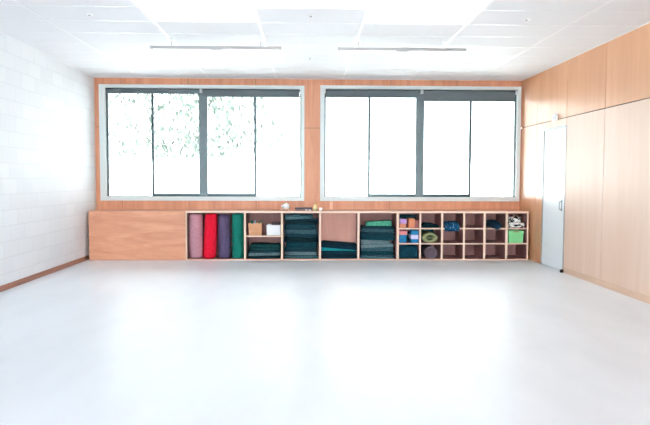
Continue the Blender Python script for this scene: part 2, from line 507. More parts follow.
# ------------------------------------------------------------------ door in the right wall
dr = struct_root('door_1', 'pale blue-white flush door in the plywood wall', 'door', (XR, (DY0 + DY1) / 2, 0))
bm = bmesh.new()
box(bm, XR - .006, XR + .1, DY0, DY0 + .028, 0, DZ); box(bm, XR - .006, XR + .1, DY1 - .028, DY1, 0, DZ); box(bm, XR - .006, XR + .1, DY0 + .028, DY1 - .028, DZ - .028, DZ)
obj('door_frame', bm, M['silver'], dr)
leaf = obj('door_leaf', BX(XR + .004, XR + .045, DY0 + .034, DY1 - .034, .012, DZ - .034), M['door'], dr)
bm = bmesh.new()
box(bm, XR - .002, XR + .004, 9.33, 9.37, .92, 1.10, bevel=.001)
tube(bm, [(XR + .002, 9.35, .95), (XR - .03, 9.35, .95), (XR - .036, 9.35, .962), (XR - .036, 9.35, 1.058), (XR - .03, 9.35, 1.07), (XR + .002, 9.35, 1.07)], .008, 8)
obj('door_handle', bm, M['steel'], leaf)
bm = bmesh.new(); lathe(bm, [(.028, 0), (.03, .004), (.026, .03), (.02, .045), (.006, .05)], (XR - .04, 9.19, 0), 16)
solo('door_stop', bm, M['dark'], 'small dark brown door stop on the floor beside the pale door', 'door stop', (XR - .04, 9.19, 0))
t = thing('wall_sensor', 'small pale box fixed to the plywood wall just above the door', 'sensor', (XR - .03, 9.62, 2.32))
obj('housing', BX(XR - .05, XR, 9.56, 9.67, 2.33, 2.43, bevel=.01), M['door'], t)
bm = bmesh.new(); lathe(bm, [(.022, 0), (.02, .006), (.012, .012), (.003, .014)], (XR - .05, 9.615, 2.37), 16, ax=Matrix.Rotation(-PI / 2, 3, 'Y')); obj('lens', bm, M['white'], t)

# ------------------------------------------------------------------ bar lights and ceiling fittings
def bar_light(x0, x1, y, label):
    t = thing('linear_pendant_light', label, 'pendant light', ((x0 + x1) / 2, y, H - .11), 'slim bar lights under the ceiling')
    zb = H - .125
    obj('bar', BX(x0, x1, y - .025, y + .025, zb - .004, zb + .036, bevel=.004), M['silver'], t)
    xm = (x0 + x1) / 2
    for a, b in ((x0 + .04, xm - .08), (xm + .08, x1 - .04)):
        obj('diffuser', BX(a, b, y - .016, y + .016, zb - .009, zb - .004), M['lamp'], t)
    obj('driver_box', BX(xm - .07, xm + .07, y - .025, y + .025, zb - .016, zb - .004, bevel=.003), M['silver'], t)
    for xc in (x0 + .27, x1 - .27):
        bm = bmesh.new(); tube(bm, [(xc, y, zb + .03), (xc, y, H - .012)], .004, 8); w = obj('suspension_wire', bm, M['silver'], t)
        bm = bmesh.new(); lathe(bm, [(.03, -.014), (.032, -.004), (.03, .002)], (xc, y, H), 16); obj('ceiling_rose', bm, M['white'], w)
    return t
bar_light(-2.02, -.333, 8.1, 'slim silver bar light over the leafy window side of the hall')
bar_light(.395, 2.07, 8.1, 'slim silver bar light over the plain white window side of the hall')

bm = bmesh.new(); lathe(bm, [(.034, 0), (.036, -.003), (.030, -.006)], (-2.385, 6.93, H), 20)
t = thing('sprinkler_head', 'small round ceiling fitting nearest the white block wall', 'ceiling fitting', (-2.385, 6.93, H), 'small round fittings in the ceiling')
obj('cover_plate', bm, M['white'], t)
bm = bmesh.new(); lathe(bm, [(.010, -.006), (.010, -.012), (.016, -.013), (.016, -.015), (.004, -.016)], (-2.385, 6.93, H), 12); obj('nozzle', bm, M['silver'], t)
copies(t, [(2.425, -.05, 0), (2.425, 2.35, 0), (4.843, .02, 0)],
       ['small round ceiling fitting beside the bright middle ceiling panel', 'small round ceiling fitting far back between the two bar lights',
        'small round ceiling fitting nearest the plywood wall'], 'small round fittings in the ceiling')

# ------------------------------------------------------------------ storage units along the back wall
ZB, ZT = .02, .818               # inside bottom and top
YK = YB - .012                   # back of the units
EPS = .0008
def board(name, x0, x1, y0, y1, z0, z1, par, inner='cab_shade', edge='edge'):
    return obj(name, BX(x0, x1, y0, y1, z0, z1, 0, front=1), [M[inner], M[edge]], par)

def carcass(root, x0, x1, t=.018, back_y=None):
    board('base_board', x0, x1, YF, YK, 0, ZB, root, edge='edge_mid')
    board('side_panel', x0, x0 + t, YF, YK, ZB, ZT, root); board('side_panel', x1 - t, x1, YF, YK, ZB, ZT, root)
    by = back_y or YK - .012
    obj('back_panel', BX(x0 + t, x1 - t, by, by + .012, ZB, ZT), M['cab_shade' if not back_y else 'niche'], root)

def unit(x0, x1, label, back_y=None, shelf=None):
    r = thing('open_storage_unit', label, 'storage unit', ((x0 + x1) / 2, YF, 0), 'open plywood storage units under the windows')
    carcass(r, x0, x1, back_y=back_y)
    if shelf:
        board('shelf', x0 + .018, x1 - .018, YF, YK - .012, shelf[0], shelf[1], r)
    return r

# closed cabinet at the far left
r = thing('closed_cabinet', 'long closed plywood cabinet with a plain front, beside the block wall', 'cabinet', (-2.9, YF, 0))
cx0, cx1 = -3.736, -2.083
bm = bmesh.new()
box(bm, cx0, cx1, YF + .02, YK, .02, .846); box(bm, cx0 + .02, cx1 - .02, YF + .03, YK, 0, .02)
obj('body', bm, M['cab'], r)
obj('front_panel', BX(cx0 + .004, cx1 - .006, YF, YF + .0195, .006, .838, bevel=.002), M['cab'], r)
obj('end_panel', BX(cx1 - .004, cx1 - .0005, YF - .001, YF + .0195, 0, .846), M['edge'], r)

dv = [px(186.0), px(245), px(282), px(320), px(358.4), px(397.6)]
unit(dv[0], dv[1] - EPS, 'storage unit holding the four upright bolsters')
unit(dv[1], dv[2] - EPS, 'storage unit with one shelf, a tan basket and a white box on it', shelf=(.404, .427))
unit(dv[2], dv[3] - EPS, 'storage unit crammed to the top with dark folded blankets, right of the white box')
unit(dv[3], dv[4] - EPS, 'storage unit with a low stack of mats and its wooden back showing', back_y=YF + .30)
unit(dv[4], dv[5] - EPS, 'storage unit of folded blankets with a light green cloth on top')

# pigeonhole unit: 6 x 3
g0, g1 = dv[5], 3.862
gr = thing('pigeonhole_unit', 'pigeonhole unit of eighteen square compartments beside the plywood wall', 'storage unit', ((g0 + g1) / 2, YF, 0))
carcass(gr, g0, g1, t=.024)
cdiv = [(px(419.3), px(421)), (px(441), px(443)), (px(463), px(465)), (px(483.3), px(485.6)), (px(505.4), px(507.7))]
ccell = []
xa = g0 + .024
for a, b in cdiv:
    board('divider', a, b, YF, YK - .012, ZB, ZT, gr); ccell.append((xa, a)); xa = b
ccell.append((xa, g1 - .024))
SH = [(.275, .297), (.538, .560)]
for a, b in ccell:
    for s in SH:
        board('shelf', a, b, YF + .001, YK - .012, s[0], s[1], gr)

# one continuous top over the open units
solo('countertop', BX(dv[0], 3.866, YF - .004, YB - .002, .819, .852, 0, front=1, bevel=0), [M['cab'], M['edge']],
     'long thin plywood top running over all the open storage units', 'countertop', (.9, YF, .819))

# ------------------------------------------------------------------ bolsters
def bolster(cxb, cxt, rad, col, label, seed, wrinkle=0.0, hgt=.745):
    z0, z1 = ZB + .001, ZB + hgt
    t = thing('bolster', label, 'bolster', (cxb, YF + .14, z0), 'upright bolsters in the first open unit')
    mat = fabric('bolster_cloth', col, .16, .5, 45)
    bm = bmesh.new()
    seg, n = 28, 26
    rings = []
    for i in range(n + 1):
        f = i / n; z = z0 + (z1 - z0) * f
        e = min(f, 1 - f) * (z1 - z0)
        rr = rad * (1 if e > .045 else .80 + .20 * math.sqrt(1 - (1 - e / .045) ** 2)) * (1 + .02 * math.sin(f * PI))
        cx = cxb + (cxt - cxb) * f; ring = []
        for k in range(seg):
            a = 2 * PI * k / seg
            w = wrinkle * (noise.noise(Vector((math.cos(a) * 2.5 + z * 6, math.sin(a) * 2.5 + z * 3, z * 9 + seed))))
            w += .006 * noise.noise(Vector((math.cos(a) * 1.5, math.sin(a) * 1.5, z * 5 + seed)))
            rw = min(rr + w, rad * 1.03)
            ring.append(bm.verts.new((cx + rw * math.cos(a), YF + .14 + rw * math.sin(a), z)))
        rings.append(ring)
    for a, b in zip(rings, rings[1:]):
        for q in range(seg):
            f = bm.faces.new((a[q], a[(q + 1) % seg], b[(q + 1) % seg], b[q])); f.smooth = True
    for rg in (rings[0], rings[-1]):
        bm.faces.new(rg)
    obj('cover', bm, mat, t)
    bm = bmesh.new()
    c = (cxt, YF + .14, z1)
    lathe(bm, [(rad * .76, -.004), (rad * .78, .004), (rad * .5, .010), (.02, .006)], c, 24); obj('end_disc', bm, mat, t)
    bm = bmesh.new()
    ring = [(cxt + rad * .87 * math.cos(2 * PI * k / 28), YF + .14 + rad * .87 * math.sin(2 * PI * k / 28), z1 - .004) for k in range(29)]
    tube(bm, ring, .005, 6, cap=False); obj('piping', bm, mat, t)
    # zip seam down the side
    return t
bolster(px(194.7), px(194.7), .117, (186, 138, 152), 'dusty pink bolster standing at the left end of the row', 1, hgt=.776)
bolster(px(208.2), px(210.3), .109, (232, 28, 58), 'bright red bolster leaning slightly between two others', 2, hgt=.772)
bolster(px(223.2), px(223.0), .102, (92, 80, 112), 'greyish purple bolster between the red and the green one', 3, hgt=.752)
bolster(px(237.0), px(237.2), .108, (24, 118, 104), 'wrinkled green bolster at the right end of the row', 4, wrinkle=.03, hgt=.776)

# ------------------------------------------------------------------ folded textiles
PAL = dict(deep=(10, 42, 52), teal=(16, 64, 76), slate=(62, 94, 105), mid=(26, 62, 74), green=(22, 68, 70), grey=(108, 132, 140))
MF = {k: fabric('blanket_' + k, v, .35, .7, 38) for k, v in PAL.items()}
def place(name, bm, mat, label, cat, at, group):
    return solo(name, bm, mat, label, cat, at, group)

ORD = ['bottom', 'second from the bottom', 'third from the bottom', 'fourth from the bottom', 'fifth from the bottom',
       'fifth from the top', 'fourth from the top', 'third from the top', 'second from the top', 'topmost']

def stack(rows, where, group, y_front, depth, messy=1.0, name='folded_blanket', cat='blanket'):
    """rows: (x0, x1, row bottom, row top, colour, layers) from the bottom up, in photo pixels on the unit fronts"""
    z = ZB + .001; d0 = 0
    n = len(rows)
    for i, (a, b, vb, vt, col, lay) in enumerate(rows):
        h = (vb - vt) * .01744 * 1.026
        d1 = 0 if i in (n - 1,) else random.Random(i * 17 + n).uniform(-.013, .013) * messy
        bm = bmesh.new(); yo = .012 * ((i * 5) % 3)
        fold(bm, px(a), px(b), y_front + yo, y_front + depth, z + d0, z - d0, z + h + d1, z + h - d1, lay, seed=i + len(where), rough=1.5)
        word = ORD[i] if i < 5 and i < n - 5 else ORD[10 - (n - i)]
        if n <= 5:
            word = (['bottom', 'second from the bottom', 'middle', 'second from the top', 'topmost'] if n == 5 else ['bottom', 'second from the bottom', 'second from the top', 'topmost'])[i]
        hue = dict(deep='very dark teal', teal='dark teal', slate='slate blue', mid='dark blue-grey', green='dark green', grey='lighter grey-blue')[col]
        place(name, bm, MF[col], f'{hue} folded {cat}, {word} {where}', cat, ((px(a) + px(b)) / 2, y_front, z), group)
        z += h + .0006; d0 = d1

stack([(284.2, 318, 257.8, 254.6, 'slate', 2), (285.5, 317, 254.6, 251.4, 'grey', 2), (284, 316.6, 251.4, 247.2, 'mid', 3), (285.6, 317, 247.2, 242.0, 'teal', 3),
       (284, 318.2, 242, 237.6, 'deep', 2), (285.0, 317.6, 237.6, 234.0, 'mid', 2), (284.4, 317.4, 234, 229.8, 'slate', 3), (284.2, 316.6, 229.8, 224.6, 'mid', 3),
       (285.0, 318, 224.6, 220.0, 'deep', 2), (284.6, 313, 220.0, 215.0, 'slate', 3)],
      'in the stack under the dark case', 'blankets crammed in the full unit', YF + .03, .42)
stack([(361.0, 395.4, 257.8, 254.6, 'slate', 2), (361.4, 395, 254.6, 250.8, 'teal', 2), (361.0, 394.5, 250.8, 247.2, 'slate', 2), (361.2, 394.5, 247.2, 243.9, 'grey', 2),
       (361.2, 391, 243.9, 240.2, 'grey', 3), (361.5, 395.3, 240.2, 236.2, 'teal', 3), (361.0, 395.2, 236.2, 232.4, 'mid', 2), (361.6, 395.4, 232.4, 229.2, 'slate', 2),
       (362, 395.0, 229.2, 226.4, 'mid', 2)],
      'under the light green cloth', 'blankets under the light green cloth', YF + .03, .42)
stack([(247.2, 279.6, 257.8, 255.4, 'deep', 2), (247.4, 279.8, 255.4, 252.4, 'grey', 2), (247.4, 279.6, 252.4, 249.8, 'mid', 2), (249, 279.8, 249.8, 244.0, 'green', 2)],
      'on the base below the basket shelf', 'blankets below the basket shelf', YF + .04, .40, messy=.5)

# light green cloth on the stack
bm = bmesh.new(); z = ZB + .001 + (257.8 - 226.4) * .01744 * 1.026 + 9 * .0006 + .001
fold(bm, px(366.8), px(392), YF + .035, YF + .30, z, z, z + .07, z + .10, 3, seed=77, rough=1.6)
solo('folded_cloth', bm, fabric('mint_cloth', (92, 176, 146), .3, .8, 30), 'light green crumpled cloth on top of the blanket stack', 'cloth', (px(379), YF + .03, z))

# mats in the half-empty unit
ML = px(321.3), px(357.2)
mats = [(258.9, 258.9, 254.5, 254.5, (14, 46, 60), 'dark teal mat at the bottom of the low stack'),
        (254.5, 254.5, 251.2, 251.2, (20, 54, 68), 'dark teal mat under the bright turquoise one'),
        (251.2, 251.2, 247.8, 250.9, (32, 146, 152), 'bright turquoise mat wedged in the low stack'),
        (247.8, 250.9, 245.0, 247.4, (16, 48, 64), 'dark teal mat resting on the bright turquoise one'),
        (245.0, 247.4, 241.7, 244.1, (12, 40, 52), 'sloping dark mat on top of the low stack')]
mid_ = fabric('mat_edge', (24, 60, 72))
for i, (lb, rb, lt, rt, col, lab) in enumerate(mats):
    bm = bmesh.new(); e = .001 + .0008 * i
    fold(bm, ML[0], ML[1], YF + .02 + .008 * (i % 2), YF + .27, pz(lb) + e, pz(rb) + e, pz(lt) + e, pz(rt) + e, 2, seed=40 + i, rough=.12)
    solo('folded_mat', bm, fabric('mat_foam', col, .12, .3, 90), lab, 'mat', (sum(ML) / 2, YF + .02, pz(lb) + e), 'mats in the low stack')

# ------------------------------------------------------------------ basket shelf
SZ = .4278
def ring4(bm, x0, x1, y0, y1, z0, z1, w):
    """closed rectangular band"""
    L = [[bm.verts.new(p) for p in ((x0 + i, y0 + i, z), (x1 - i, y0 + i, z), (x1 - i, y1 - i, z), (x0 + i, y1 - i, z))] for i, z in ((0, z0), (0, z1), (w, z1), (w, z0))]
    for a, b in zip(L, L[1:] + L[:1]):
        for k_ in range(4):
            bm.faces.new((a[k_], a[(k_ + 1) % 4], b[(k_ + 1) % 4], b[k_]))
def tapered(bm, x0, x1, y0, y1, z0, z1, flare, wall):
    """open-topped box, walls leaning outward"""
    def loop(i, z, f):
        return [bm.verts.new((x0 + i - f, y0 + i - f, z)), bm.verts.new((x1 - i + f, y0 + i - f, z)), bm.verts.new((x1 - i + f, y1 - i + f, z)), bm.verts.new((x0 + i - f, y1 - i + f, z))]
    o0 = loop(0, z0, 0); o1 = loop(0, z1, flare); i1 = loop(wall, z1, flare); i0 = loop(wall, z0 + wall, 0)
    for a, b in ((o0, o1), (o1, i1), (i1, i0)):
        for k_ in range(4):
            bm.faces.new((a[k_], a[(k_ + 1) % 4], b[(k_ + 1) % 4], b[k_]))
    bm.faces.new(o0); bm.faces.new(i0)
t = thing('basket', 'tan open basket on the shelf beside the white box', 'basket', (px(255), YF + .14, SZ))
bx0, bx1 = px(248.7), px(261.2)
tan = plywood('tan_card', (206, 148, 110), (222, 166, 128), grain=(3, 3, 30), rough=.7)
bm = bmesh.new(); tapered(bm, bx0, bx1, YF + .04, YF + .27, SZ, .632, .008, .006); obj('body', bm, tan, t)
bm = bmesh.new()
ring4(bm, bx0 - .0125, bx1 + .0125, YF + .0275, YF + .2825, .612, .634, .004)
obj('rim', bm, tan, t)
def bottle(x, y, z0, z1, r, col, label, capcol):
    t = thing('bottle', label, 'bottle', (x, y, z0), 'bottles standing in the tan basket')
    bm = bmesh.new(); h = z1 - z0
    lathe(bm, [(r * .9, 0), (r, .006), (r, h * .72), (r * .8, h * .80), (r * .42, h * .84), (r * .42, h * .88)], (x, y, z0), 18); obj('body', bm, plain('bottle_plastic', col, .3), t)
    bm = bmesh.new(); lathe(bm, [(r * .5, h * .87), (r * .52, h * .89), (r * .52, h * .98), (r * .4, h)], (x, y, z0), 18); obj('cap', bm, plain('cap_plastic', capcol, .35), t)
bottle(px(251.3), YF + .11, .435, .690, .026, (30, 120, 112), 'teal bottle at the left end of the basket', (20, 104, 98))
bottle(px(254.6), YF + .12, .435, .678, .024, (150, 196, 214), 'pale blue bottle in the middle of the basket', (190, 214, 224))
# green leafy sprig at the right end
t = thing('brush', 'green handled brush lying across the right end of the basket', 'brush', (px(259), YF + .12, .60))
bm = bmesh.new(); tube(bm, [(px(257.0), YF + .10, .56), (px(259), YF + .105, .645), (px(262.0), YF + .11, .688)], [.009, .014, .012], 10); obj('handle', bm, plain('green_plastic', (26, 120, 84), .4), t)
bm = bmesh.new(); box(bm, px(255.6), px(258.0), YF + .085, YF + .12, .50, .565, bevel=.006); obj('bristles', bm, plain('bristle', (40, 90, 70), .9, bump=.8, bscale=400), t)

wx0, wx1 = px(266.2), px(280.4)
t = thing('storage_box', 'white lidded box on the shelf beside the tan basket', 'box', ((wx0 + wx1) / 2, YF + .14, SZ))
wb = plain('white_card', (232, 234, 238), .6)
obj('body', BX(wx0 + .004, wx1 - .004, YF + .034, YF + .30, SZ, .575, bevel=.004), wb, t)
obj('lid', BX(wx0, wx1, YF + .03, YF + .304, .5755, .605, bevel=.004), wb, t)
t = thing('flat_case', 'dark plum flat case lying on the white lidded box', 'case', (px(276), YF + .15, .6055))
dk = plain('plum_case', (58, 38, 52), .5)
obj('body', BX(px(271.4), px(280.2), YF + .06, YF + .27, .6055, .622, bevel=.003), dk, t)
obj('lid', BX(px(271.2), px(280.4), YF + .058, YF + .272, .6222, .642, bevel=.004), dk, t)
bm = bmesh.new(); tube(bm, [(px(267.5), YF + .08, .6095), (px(270.8), YF + .10, .6095)], .0045, 8)
solo('pencil', bm, plain('pencil_paint', (225, 222, 228), .4), 'short pale pencil lying on the white box in front of the case', 'pencil', (px(269), YF + .09, .6055))

# ------------------------------------------------------------------ pigeonholes
S3, S2, S1 = SH[1][1] + .0008, SH[0][1] + .0008, ZB + .0008
def foam(a, b, zt_, zb_, col, label, y0=YF + .045, d=.24):
    bm = bmesh.new(); box(bm, px(a), px(b), y0, y0 + d, zb_, zt_, bevel=.007)
    m = plain('foam_block', col, .75, bump=.15, bscale=300)
    return solo('yoga_block', bm, m, label, 'yoga block', ((px(a) + px(b)) / 2, y0, zb_), 'yoga blocks in the pigeonholes')
foam(400.0, 406.2, .632, S3, (222, 146, 112), 'orange-tan foam block under the lilac one')
foam(400.2, 407.0, .716, .6328, (186, 148, 208), 'lilac foam block on the orange-tan one')
foam(409.0, 415.2, .722, S3, (220, 142, 104), 'orange foam block standing upright in the top pigeonhole')
foam(415.5, 418.7, .690, S3, (176, 108, 104), 'brownish rose foam block standing against the divider', y0=YF + .06)
foam(400.0, 406.8, .366, S2, (24, 130, 186), 'blue foam block at the bottom left, two below the pink one')
foam(400.0, 406.9, .432, .3668, (30, 138, 190), 'blue foam block directly under the pink one')
foam(399.9, 407.6, .506, .4328, (250, 160, 164), 'pink foam block on two blue ones')
foam(411.7, 418.9, .360, S2, (26, 128, 188), 'blue foam block directly below the pale lavender one')
foam(411.2, 419.0, .436, .3608, (214, 210, 240), 'pale lavender foam block between two blue ones')
foam(411.6, 418.8, .508, .4368, (38, 134, 190), 'blue foam block on top of the pale lavender one')
# dark cloth behind the top blocks
bm = bmesh.new(); fold(bm, px(400), px(418.8), YF + .31, YF + .52, S3, S3, .77, .77, 4, seed=9)
solo('folded_blanket', bm, MF['teal'], 'dark teal blanket stuffed behind the lilac and orange blocks', 'blanket', (px(409), YF + .31, S3))
bm = bmesh.new(); fold(bm, px(400), px(418.8), YF + .31, YF + .52, S2, S2, .47, .47, 3, seed=12)
solo('folded_blanket', bm, MF['deep'], 'very dark blanket stuffed behind the pink and blue blocks', 'blanket', (px(409), YF + .31, S2))
# bottom left: dark teal rolled blanket filling the pigeonhole
bm = bmesh.new(); fold(bm, px(400.1), px(418.6), YF + .04, YF + .40, S1, S1, .255, .250, 1, seed=61, rough=1.0)
solo('bundled_blanket', bm, fabric('bundle_teal', (14, 62, 78), .3, .6, 30), 'dark teal bundled blanket filling the pigeonhole below the blue blocks', 'blanket', (px(409.3), YF + .2, S1))
# column two
bm = bmesh.new(); fold(bm, px(422.2), px(439.4), YF + .02, YF + .36, S3, S3, .612, .612, 2, seed=15); 
solo('folded_blanket', bm, MF['deep'], 'very dark blanket lying flat above the olive rolled towel', 'blanket', (px(431), YF + .02, S3))
bm = bmesh.new(); fold(bm, px(425), px(435), YF + .06, YF + .30, .6128, .6128, .644, .632, 1, seed=16)
solo('folded_cloth', bm, MF['deep'], 'small dark cloth on the flat blanket above the olive towel', 'cloth', (px(430), YF + .06, .6128))

def rolled_towel(xc, zc, rx, rz, col, label, mat):
    t = thing('rolled_towel', label, 'towel', (xc, YF + .05, zc - rz), None)
    bm = bmesh.new()
    seg = 36; rings = []
    for y, s in ((YF + .03, .90), (YF + .037, .97), (YF + .05, 1), (YF + .40, 1), (YF + .42, .93)):
        rings.append([bm.verts.new((xc + rx * s * math.cos(2 * PI * q / seg), y, zc + rz * s * math.sin(2 * PI * q / seg))) for q in range(seg)])
    for a, b in zip(rings, rings[1:]):
        for q in range(seg):
            f = bm.faces.new((a[q], a[(q + 1) % seg], b[(q + 1) % seg], b[q])); f.smooth = True
    bm.faces.new(rings[0]); bm.faces.new(rings[-1])
    obj('roll', bm, mat, t)
    bm = bmesh.new()                                   # the spiral of the roll on its end
    pts = []
    for q in range(70):
        a = q * .28; s = 1 - q / 78
        pts.append((xc + rx * .55 * s * math.cos(a), YF + .026, zc + rz * .55 * s * math.sin(a)))
    tube(bm, pts, .007, 6); obj('spiral_edge', bm, col, t)
    return t
rolled_towel(px(430.4), S2 + .0885, .136, .088, fabric('olive_edge', (66, 80, 60), .2), 'olive green towel roll with its spiral end showing', fabric('olive', (150, 155, 114), .2, .6, 50))
bm = bmesh.new(); fold(bm, px(422.4), px(439.4), YF + .44, YF + .55, S2, S2, .50, .50, 3, seed=18)
solo('folded_blanket', bm, MF['teal'], 'dark teal blanket stuffed behind the olive towel roll', 'blanket', (px(431), YF + .44, S2))
# round bolster lying end-on
t = thing('bolster', 'mauve brown bolster lying end-on in the pigeonhole under the olive towel', 'bolster', (px(431), YF, S1))
R_ = .111; c = (px(431), YF - .02, S1 + R_)
ax = Matrix.Rotation(-PI / 2, 3, 'X')
mv = fabric('mauve_cloth', (100, 84, 94), .14, .4, 50)
bm = bmesh.new(); lathe(bm, [(R_ * .9, 0), (R_ * .98, .012), (R_, .03), (R_, .50), (R_ * .9, .53)], c, 32, ax=ax); obj('cover', bm, mv, t)
bm = bmesh.new(); lathe(bm, [(R_ * .86, .0), (R_ * .8, -.006), (R_ * .4, -.010), (.01, -.011)], c, 32, ax=ax); obj('end_disc', bm, mv, t)
bm = bmesh.new(); tube(bm, [(c[0] + R_ * .92 * math.cos(2 * PI * q / 32), c[1] + .002, c[2] + R_ * .92 * math.sin(2 * PI * q / 32)) for q in range(33)], .006, 6, cap=False); obj('piping', bm, fabric('piping_grey', (122, 112, 120), .1), t)

# column three: blue patterned cloth hanging over the shelf edge
def drape(bm, x0, x1, prof, seed, nx=22, amp=.012):
    rings = []
    for i in range(nx + 1):
        f = i / nx; e = min(f, 1 - f); s = 1 if e > .16 else .45 + .55 * math.sqrt(1 - (1 - e / .16) ** 2)
        ring = []
        for j, (y, z) in enumerate(prof):
            free = j >= 3
            base = (.05, S3) if y > 0 else (YF * 0, z)
            yy, zz = y, z
            if free:
                w = amp * noise.noise(Vector((f * 6 + seed, j * .9, seed)))
                yy = y + (w if y > .02 else min(w, 0) - .001)
                if z > S3 + .005:
                    zz = S3 + (z - S3) * s + w * .8
                    zz = max(zz, S3 + .002)
                else:
                    zz = S3 - .022 + (z - S3 + .022) * s
            ring.append(bm.verts.new((x0 + (x1 - x0) * f, YF + yy, zz)))
        rings.append(ring)
    n = len(prof)
    for a, b in zip(rings, rings[1:]):
        for q in range(n):
            fc = bm.faces.new((a[q], a[(q + 1) % n], b[(q + 1) % n], b[q])); fc.smooth = True
    bm.faces.new(rings[0]); bm.faces.new(rings[-1])
bm = bmesh.new()
drape(bm, px(444.4), px(459.0), [(.24, S3), (-.003, S3), (-.003, .52), (-.006, .505), (-.028, .503), (-.042, .525), (-.045, .56), (-.04, .60), (-.015, .64), (.04, .672), (.12, .68), (.20, .66), (.25, .60)], 5)
solo('scarf', bm, blotch('blue_print', (8, 60, 92), (130, 176, 208), 22, .60, .70), 'blue patterned cloth hanging over the edge of a pigeonhole shelf', 'cloth', (px(451.7), YF, S3))
# column five: dark rolled cloth poking out and sagging over the edge
t = thing('rolled_towel', 'dark navy roll sagging out over the shelf edge, left of the striped textile', 'towel', (px(494), YF, S3))
nav = fabric('navy_cloth', (18, 46, 66), .25, .6, 45)
pts = [(px(489.6), YF + .30, S3 + .070), (px(490.6), YF + .18, S3 + .076), (px(492.4), YF + .06, S3 + .080), (px(494.0), YF - .03, S3 + .076), (px(495.6), YF - .095, S3 + .050), (px(496.6), YF - .122, S3 + .020)]
bm = bmesh.new(); tube(bm, pts, [.05, .056, .062, .066, .068, .066], 24); obj('roll', bm, nav, t)
d = (Vector(pts[-1]) - Vector(pts[-2])).normalized(); u = d.cross(Vector((1, 0, 0))).normalized(); w = d.cross(u)
sp = [Vector(pts[-1]) + d * .003 + (.06 * (1 - q / 40)) * (math.cos(q * .4) * u + math.sin(q * .4) * w) for q in range(36)]
bm = bmesh.new(); tube(bm, sp, .004, 6); obj('spiral_edge', bm, fabric('navy_edge', (40, 72, 92), .2), t)
# column six: striped textile, green bin
bw = blotch('black_white_weave', (16, 18, 24), (244, 244, 240), 13, .47, .52, (1, 1, 1.6))
cl = ccell[5]
bm = bmesh.new(); fold(bm, px(509.6), px(525.4), YF + .02, YF + .30, S3, S3, .650, .648, 3, seed=50)
solo('folded_throw', bm, blotch('grey_white_weave', (58, 62, 70), (240, 240, 238), 8, .44, .5, (.5, 1, 4)), 'grey and white striped folded throw above the green bin', 'throw', (px(517.5), YF + .02, S3), 'throws above the green bin')
bm = bmesh.new(); blob(bm, (px(517), YF + .15, .70), (.12, .115, .074), 8, .3, 2.6, .652)
solo('crumpled_throw', bm, bw, 'black and white patterned throw bundled on the striped one', 'throw', (px(517), YF + .15, .652), 'throws above the green bin')
t = thing('storage_bin', 'lime green plastic bin in the pigeonhole beside the plywood wall', 'bin', (px(516), YF + .1, S2))
gm = plain('green_bin', (126, 206, 140), .4)
a, b = px(508.9), px(524.0)
bm = bmesh.new(); tapered(bm, a + .010, b - .010, YF + .02, YF + .32, S2, .500, .006, .004); obj('body', bm, gm, t)
bm = bmesh.new()
ring4(bm, a, b, YF + .009, YF + .331, .474, .508, .004)
obj('rim', bm, gm, t)
bm = bmesh.new(); box(bm, a + .08, b - .08, YF + .003, YF + .0087, .484, .504, bevel=.002); obj('handle', bm, plain('bin_handle', (150, 140, 92), .5), t)

# ------------------------------------------------------------------ on the countertop
CZ = .8526
t = thing('tray', 'small tan wooden tray under the crumpled white cloth', 'tray', (px(284.6), YF + .17, CZ))
tw = plywood('tray_wood', (206, 160, 128), (226, 184, 152), grain=(8, 2, 8))
bm = bmesh.new(); box(bm, px(280), px(289.4), YF + .08, YF + .27, CZ + .012, CZ + .03, bevel=.003); obj('top_board', bm, tw, t)
for xx in (px(280.6), px(287.9)):
    obj('foot', BX(xx, xx + .016, YF + .09, YF + .26, CZ, CZ + .0118), tw, t)
bm = bmesh.new(); blob(bm, (px(285.4), YF + .17, CZ + .066), (.064, .06, .052), 21, .6, 2.4, CZ + .031)
solo('crumpled_cloth', bm, fabric('white_cloth', (246, 248, 252), .03, .4, 40), 'crumpled white cloth sitting on the small tan tray', 'cloth', (px(285.4), YF + .17, CZ + .031))
t = thing('flat_case', 'long dark flat case lying on the countertop between the windows', 'case', (px(303.5), YF + .2, CZ))
obj('body', BX(px(295.2), px(312.0), YF + .12, YF + .30, CZ, CZ + .026, bevel=.003), plain('case_grey', (122, 98, 108), .5), t)
obj('lid', BX(px(294.8), px(312.3), YF + .115, YF + .305, CZ + .0263, CZ + .05, bevel=.004), plain('case_dark', (52, 32, 44), .45), t)
def tealight(x, label):
    t = thing('candle_holder', label, 'candle holder', (x, YF + .06, CZ), 'pale candle holders in front of the dark case')
    bm = bmesh.new(); lathe(bm, [(.018, 0), (.021, .003), (.023, .026), (.020, .026), (.018, .012), (.004, .012)], (x, YF + .06, CZ), 18); obj('cup', bm, plain('pale_glass', (222, 216, 222), .25), t)
    bm = bmesh.new(); lathe(bm, [(.016, .0125), (.016, .019), (.003, .020)], (x, YF + .06, CZ), 14); obj('wax', bm, M['white'], t)
    return t
t = tealight(px(306.2), 'pale candle holder before the dark case, the left of the two')
copies(t, [(px(309.8) - px(306.2), .006, 0)], ['pale candle holder before the dark case, the right of the two beside the bottle'], 'pale candle holders in front of the dark case')
xb = px(315.3)
t = thing('oil_bottle', 'cream bottle with a tan stopper on the countertop between the windows', 'bottle', (xb, YF + .15, CZ))
bm = bmesh.new(); lathe(bm, [(.034, 0), (.037, .005), (.037, .085), (.032, .098), (.018, .106), (.018, .112)], (xb, YF + .15, CZ), 22); b_ = obj('body', bm, plain('cream_glass', (236, 214, 160), .25), t)
bm = bmesh.new(); lathe(bm, [(.0376, .006), (.0380, .008), (.0380, .034), (.0376, .036)], (xb, YF + .15, CZ), 22); obj('label_band', bm, plain('pale_green_band', (176, 190, 140), .5), t)
